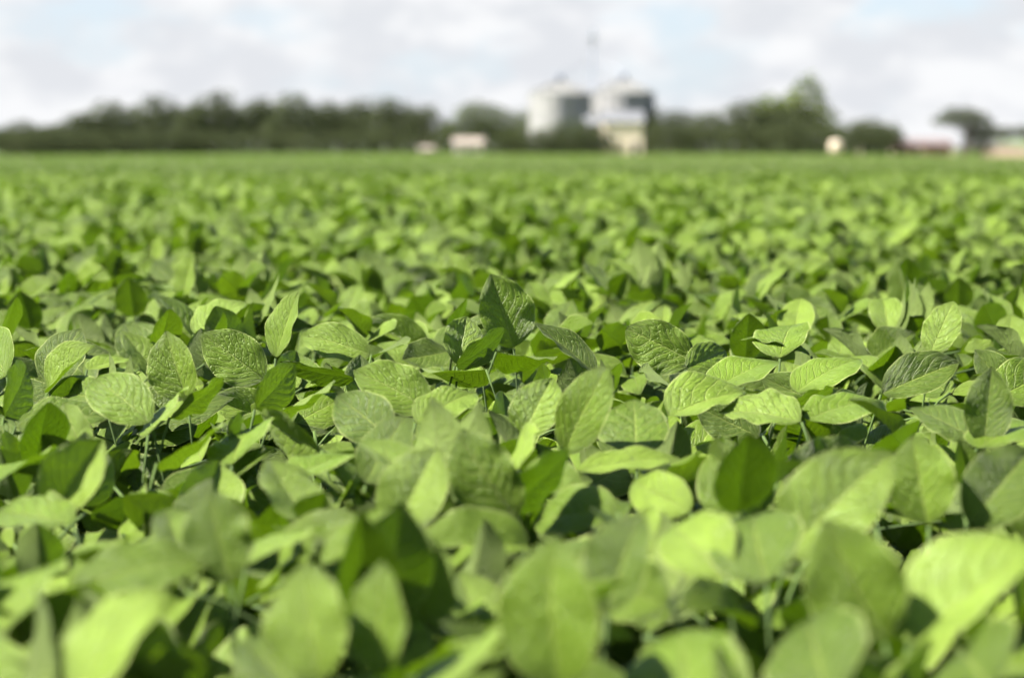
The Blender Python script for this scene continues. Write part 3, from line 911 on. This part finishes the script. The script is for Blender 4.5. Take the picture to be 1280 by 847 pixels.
# ------------------------------------------------------------------ silos and buildings
def silo(px, ybot, ytop, wpx, Y, label):
    P = at(px, ybot, Y)
    g = float(terrain(P.x, Y))
    r = wpx / 2 / FPX * Y
    eave = at(px, ytop, Y).z - g
    root = empty('grain_silo', (P.x, Y, g))
    tag(root, label, 'silo', 'grain silos')
    MB().lathe([(r * 1.05, 0), (r * 1.05, .35), (r * .9, .36)], 48).build('foundation', M_CONC, root)
    prof = []
    nr = int(eave / .16)
    for i in range(nr * 2 + 1):
        prof.append((r + (.035 if i % 2 else 0), .37 + (eave - .37) * i / (nr * 2)))
    MB().lathe(prof, 96).build('wall', M_STEEL, root)
    m = MB()
    for k in range(24):
        a = 2 * PI * k / 24
        m.tube([(math.cos(a) * (r + .07), math.sin(a) * (r + .07), .37), (math.cos(a) * (r + .07), math.sin(a) * (r + .07), eave)], .05, 5)
    m.build('stiffener', M_STEEL, root)
    rh = r * .42
    roof = MB().lathe([(r * 1.03, eave + .01), (r * 1.0, eave + .12), (r * .5, eave + rh * .55), (.5, eave + rh), (.5, eave + rh + .1)], 64).build('roof', M_ROOFST, root)
    m = MB()
    for k in range(32):
        a = 2 * PI * k / 32
        c, s = math.cos(a), math.sin(a)
        m.tube([(c * r, s * r, eave + .16), (c * r * .5, s * r * .5, eave + rh * .55 + .06), (c * .55, s * .55, eave + rh + .05)], .05, 4)
    m.build('roof_rib', M_ROOFST, roof)
    MB().lathe([(.62, eave + rh + .1), (.62, eave + rh + .7), (.2, eave + rh + 1.0)], 20).build('vent_cap', M_STEELD, root)
    # ladder with cage
    m = MB()
    for sx in (-.22, .22):
        m.tube([(sx, -r - .18, .6), (sx, -r - .18, eave + .3)], .03, 5)
    for i in range(int(eave / .4)):
        m.box(-.22, .22, -r - .2, -r - .17, .7 + i * .4, .73 + i * .4)
    m.build('ladder', M_STEELD, root)
    MB().box(-.5, .5, -r - .09, -r - .01, .5, 2.2).build('access_door', M_STEELD, root)
    return root, P.x, g, eave + rh + 1.0, r
s1 = silo(700, 186, 118, 76, 352, 'galvanised round silo on the left of the pair')
s2 = silo(779, 186, 117, 77, 358, 'galvanised round silo on the right, standing behind the peach shed')

# bucket elevator mast with spouts
P = at(741, 186, 362); g = float(terrain(P.x, 362))
Hm = at(741, 46, 362).z - g
root = empty('grain_elevator', (P.x, 362, g))
tag(root, 'thin lattice mast with a box head rising between the two silos', 'elevator')
m = MB()
hw = .24
for sx in (-1, 1):
    for sy in (-1, 1):
        m.tube([(sx * hw, sy * hw, 0), (sx * hw, sy * hw, Hm)], .035, 5)
n = int(Hm / 1.2)
for i in range(n):
    z0, z1 = Hm * i / n, Hm * (i + 1) / n
    s = 1 if i % 2 else -1
    for sy in (-1, 1):
        m.tube([(-hw * s, sy * hw, z0), (hw * s, sy * hw, z1)], .03, 4)
        m.tube([(sy * hw, -hw * s, z0), (sy * hw, hw * s, z1)], .03, 4)
m.build('lattice', M_STEELP, root)
m = MB(); m.box(-.1, .1, -.24, -.06, .3, Hm - .2); m.box(-.1, .1, .06, .24, .3, Hm - .2); m.build('bucket_leg', M_STEELP, root)
m = MB(); m.prism([(-.5, Hm), (.5, Hm), (.5, Hm + .6), (.25, Hm + 1.1), (-.25, Hm + 1.1), (-.5, Hm + .6)], -.35, .35); m.build('head', M_STEELP, root)
m = MB(); m.box(-1.2, 1.2, -.9, .9, Hm - .3, Hm - .2); m.build('platform', M_STEELD, root)
for s in (s1, s2):
    dxs = s[1] - P.x
    MB().tube([(math.copysign(.9, dxs), -.3, Hm * .80), (dxs, (352 if s is s1 else 358) - 362, s[3] + .05)], .08, 8).build('spout', M_SPOUT, root)

def building(name, px0, px1, ybase, yeave, yridge, Y, depth, wm, rm, label, cat, ridge='x', door=(.4, .5), wins=((.15, .25), (.7, .8)), over=.35):
    a, b = at(px0, ybase, Y), at(px1, ybase, Y)
    xc = (a.x + b.x) / 2; w = b.x - a.x
    g = float(terrain(xc, Y)) - .02
    he = at(px0, yeave, Y).z - g; hr = at(px0, yridge, Y).z - g
    root = empty(name, (xc, Y, g)); tag(root, label, cat)
    m = MB()
    D2 = depth / 2
    m.v += [(-w/2, 0, 0), (w/2, 0, 0), (w/2, depth, 0), (-w/2, depth, 0), (-w/2, 0, he), (w/2, 0, he), (w/2, depth, he), (-w/2, depth, he), (-w/2, D2, hr - .1), (w/2, D2, hr - .1)]
    m.f += [(0, 1, 5, 4), (2, 3, 7, 6), (1, 2, 6, 9, 5), (3, 0, 4, 8, 7), (3, 2, 1, 0)]
    m.build('wall', wm, root)
    m = MB(); o = over
    sl = (hr - he) / D2
    m.v += [(-w/2-o, -o, he - o * sl + .03), (w/2+o, -o, he - o * sl + .03), (w/2+o, D2, hr + .03), (-w/2-o, D2, hr + .03), (w/2+o, depth + o, he - o * sl + .03), (-w/2-o, depth + o, he - o * sl + .03)]
    m.v += [(x, y_, z + .12) for x, y_, z in m.v]
    m.f += [(0, 3, 2, 1), (3, 5, 4, 2), (6, 7, 8, 9), (9, 8, 10, 11), (0, 1, 7, 6), (5, 11, 10, 4), (1, 2, 8, 7), (2, 4, 10, 8), (0, 6, 9, 3), (3, 9, 11, 5)]
    m.build('roof', rm, root)
    if door:
        x0, x1 = -w/2 + w * door[0], -w/2 + w * door[1]
        d = MB().box(x0, x1, -.06, -.004, .02, min(he * .8, 2.3)).build('door', M_DARK, root)
        MB().box(x1 - .18, x1 - .1, -.11, -.062, 1.0, 1.12).build('handle', M_STEELD, d)
    for f0, f1 in wins:
        x0, x1 = -w/2 + w * f0, -w/2 + w * f1
        wn = MB().box(x0, x1, -.03, -.004, he * .42, he * .75).build('window', M_DARK, root)
        m = MB(); m.box(x0 - .06, x0, -.06, -.004, he * .42, he * .75); m.box(x1, x1 + .06, -.06, -.004, he * .42, he * .75)
        m.box(x0 - .06, x1 + .06, -.06, -.004, he * .75, he * .75 + .06); m.box(x0 - .06, x1 + .06, -.07, -.004, he * .42 - .06, he * .42)
        m.build('frame', M_WHITE, wn)
    return root
building('shed', 754, 803, 186, 153, 139, 335, 9, M_PEACH, M_ZINC, 'peach walled shed with a pale grey sheet roof in front of the right silo', 'shed', door=(.72, .9), wins=((.1, .2),))
building('shed', 733, 756, 186, 156, 146, 338, 7, M_ZINC, M_ZINC, 'narrow grey lean shed squeezed between the two silos', 'shed', door=(.3, .6), wins=())
building('house', 568, 603, 190, 180, 173, 380, 5, M_WHITE, M_TILE, 'small pale house with a pinkish roof at the field edge left of the silos', 'house', door=(.42, .52), wins=((.12, .25), (.7, .83)))
building('hut', 526, 541, 191, 187, 184, 395, 2.5, M_TILE, M_TILE, 'tiny pinkish hut at the field edge by the end of the left wood', 'hut', door=(.4, .6), wins=())
building('house', 629, 652, 186, 162, 153, 420, 6, M_WHITE, M_ZINC, 'pale grey building half hidden behind thin trees left of the silos', 'house', door=None, wins=((.3, .5),))
building('farm_shed', 1122, 1190, 190, 181, 174, 350, 8, M_BRICK, M_PINKROOF, 'long low red shed with a whitish roof left of the lone tree', 'shed', door=(.3, .42), wins=((.1, .16), (.6, .66), (.8, .86)))

# white tank that reads as a bright round spot
P = at(1045, 183, 300); g = float(terrain(P.x, 300))
root = empty('water_tank', (P.x, 300, g)); tag(root, 'small round cream tank on a stand in front of the trees on the right', 'tank')
zc = P.z - g
zb = zc - .75
MB().lathe([(.5, zb), (.78, zb + .1), (.82, zb + .5), (.82, zb + 1.1), (.7, zb + 1.35), (.3, zb + 1.5)], 32).build('barrel', M_CREAM, root, True)
MB().lathe([(.3, zb + 1.5), (.3, zb + 1.6), (.1, zb + 1.62)], 16).build('lid', M_STEELD, root)
for sx in (-.5, .5):
    for sy in (-.5, .5):
        MB().tube([(sx, sy, 0), (sx, sy, zb + .02)], .05, 6).build('leg', M_STEELD, root)

# fence along the far field edge
def fence(px0, px1, Y, label, step=3.0):
    a, b = at(px0, 190, Y).x, at(px1, 190, Y).x
    g = float(terrain((a + b) / 2, Y))
    root = empty('wire_fence', ((a + b) / 2, Y, g)); tag(root, label, 'fence')
    n = int((b - a) / step)
    for i in range(n + 1):
        x = a + (b - a) * i / n - (a + b) / 2
        dz = float(terrain(a + (b - a) * i / n, Y)) - g
        MB().tube([(x, 0, dz), (x + random.uniform(-.05, .05), 0, dz + 1.35)], .07, 6).build('post', M_PEACH, root)
    m = MB()
    for h in (.45, .85, 1.2):
        m.tube([(a - (a + b) / 2, -.07, h + float(terrain(a, Y)) - g), (b - (a + b) / 2, -.07, h + float(terrain(b, Y)) - g)], .008, 4)
    m.build('wire', M_STEELD, root)
fence(1075, 1190, 312, 'post and wire fence before the long low red shed')

# ------------------------------------------------------------------ light
SUN_EL, SUN_AZ = R(50), math.atan2(-0.94, -0.22)   # azimuth measured from +Y towards +X
sd = Vector((math.sin(SUN_AZ) * math.cos(SUN_EL), math.cos(SUN_AZ) * math.cos(SUN_EL), math.sin(SUN_EL)))
sun_d = bpy.data.lights.new('sun', 'SUN'); sun = bpy.data.objects.new('sun', sun_d); COL.objects.link(sun)
sun_d.energy = 5.0; sun_d.angle = R(0.53); sun_d.color = (1.0, 0.95, 0.86)
sun.rotation_euler = sd.to_track_quat('Z', 'Y').to_euler()
sun.location = sd * 50

w = bpy.data.worlds.new('World'); scene.world = w; w.use_nodes = True
nt = w.node_tree; nt.nodes.clear(); n = N(nt)
sky = n('ShaderNodeTexSky', sky_type='NISHITA', sun_disc=False)
sky.sun_elevation = SUN_EL; sky.sun_rotation = SUN_AZ
sky.air_density = 1.0; sky.dust_density = 1.0; sky.ozone_density = 1.0
tc = n('ShaderNodeTexCoord').outputs['Generated']
mp = n('ShaderNodeMapping', _Vector=tc); mp.inputs['Scale'].default_value = (1, 1, 2.1); mp.inputs['Location'].default_value = (.37, 0, 0.02)
c1 = n('ShaderNodeTexNoise', _Vector=mp.outputs[0], _Scale=17.0, _Detail=5.0, _Roughness=.55).outputs['Fac']
c2 = n('ShaderNodeTexNoise', _Vector=mp.outputs[0], _Scale=27.0, _Detail=4.0, _Roughness=.5).outputs['Fac']
elev = n('ShaderNodeSeparateXYZ', _0=tc).outputs[2]
cov = n.math('MULTIPLY', n.step(.30, .50, c1), n.math('MULTIPLY_ADD', n.step(.06, .20, elev), -.95, 1.0))
shade = n.step(.38, .62, c2)
white = n.mix(shade, (4.02, 4.14, 4.34), (4.90, 4.95, 5.03))
blue = n.mix(n.math('MULTIPLY', n.step(.45, .08, elev), 0.65), sky.outputs[0], (3.6, 4.2, 5.1))
skyc = n.mix(cov, blue, white)
bg = n('ShaderNodeBackground', _Color=skyc, _Strength=0.050)
o = n('ShaderNodeOutputWorld'); nt.links.new(bg.outputs[0], o.inputs[0])

vs = scene.view_settings
vs.view_transform = 'Standard'; vs.look = 'None'; vs.gamma = 1; vs.exposure = 1.98
scene.render.engine = 'CYCLES'
cy = scene.cycles
cy.use_denoising = True
cy.max_bounces = 4; cy.diffuse_bounces = 3; cy.glossy_bounces = 1; cy.transmission_bounces = 3
cy.use_adaptive_sampling = True; cy.adaptive_threshold = 0.03
cy.sample_clamp_indirect = 6
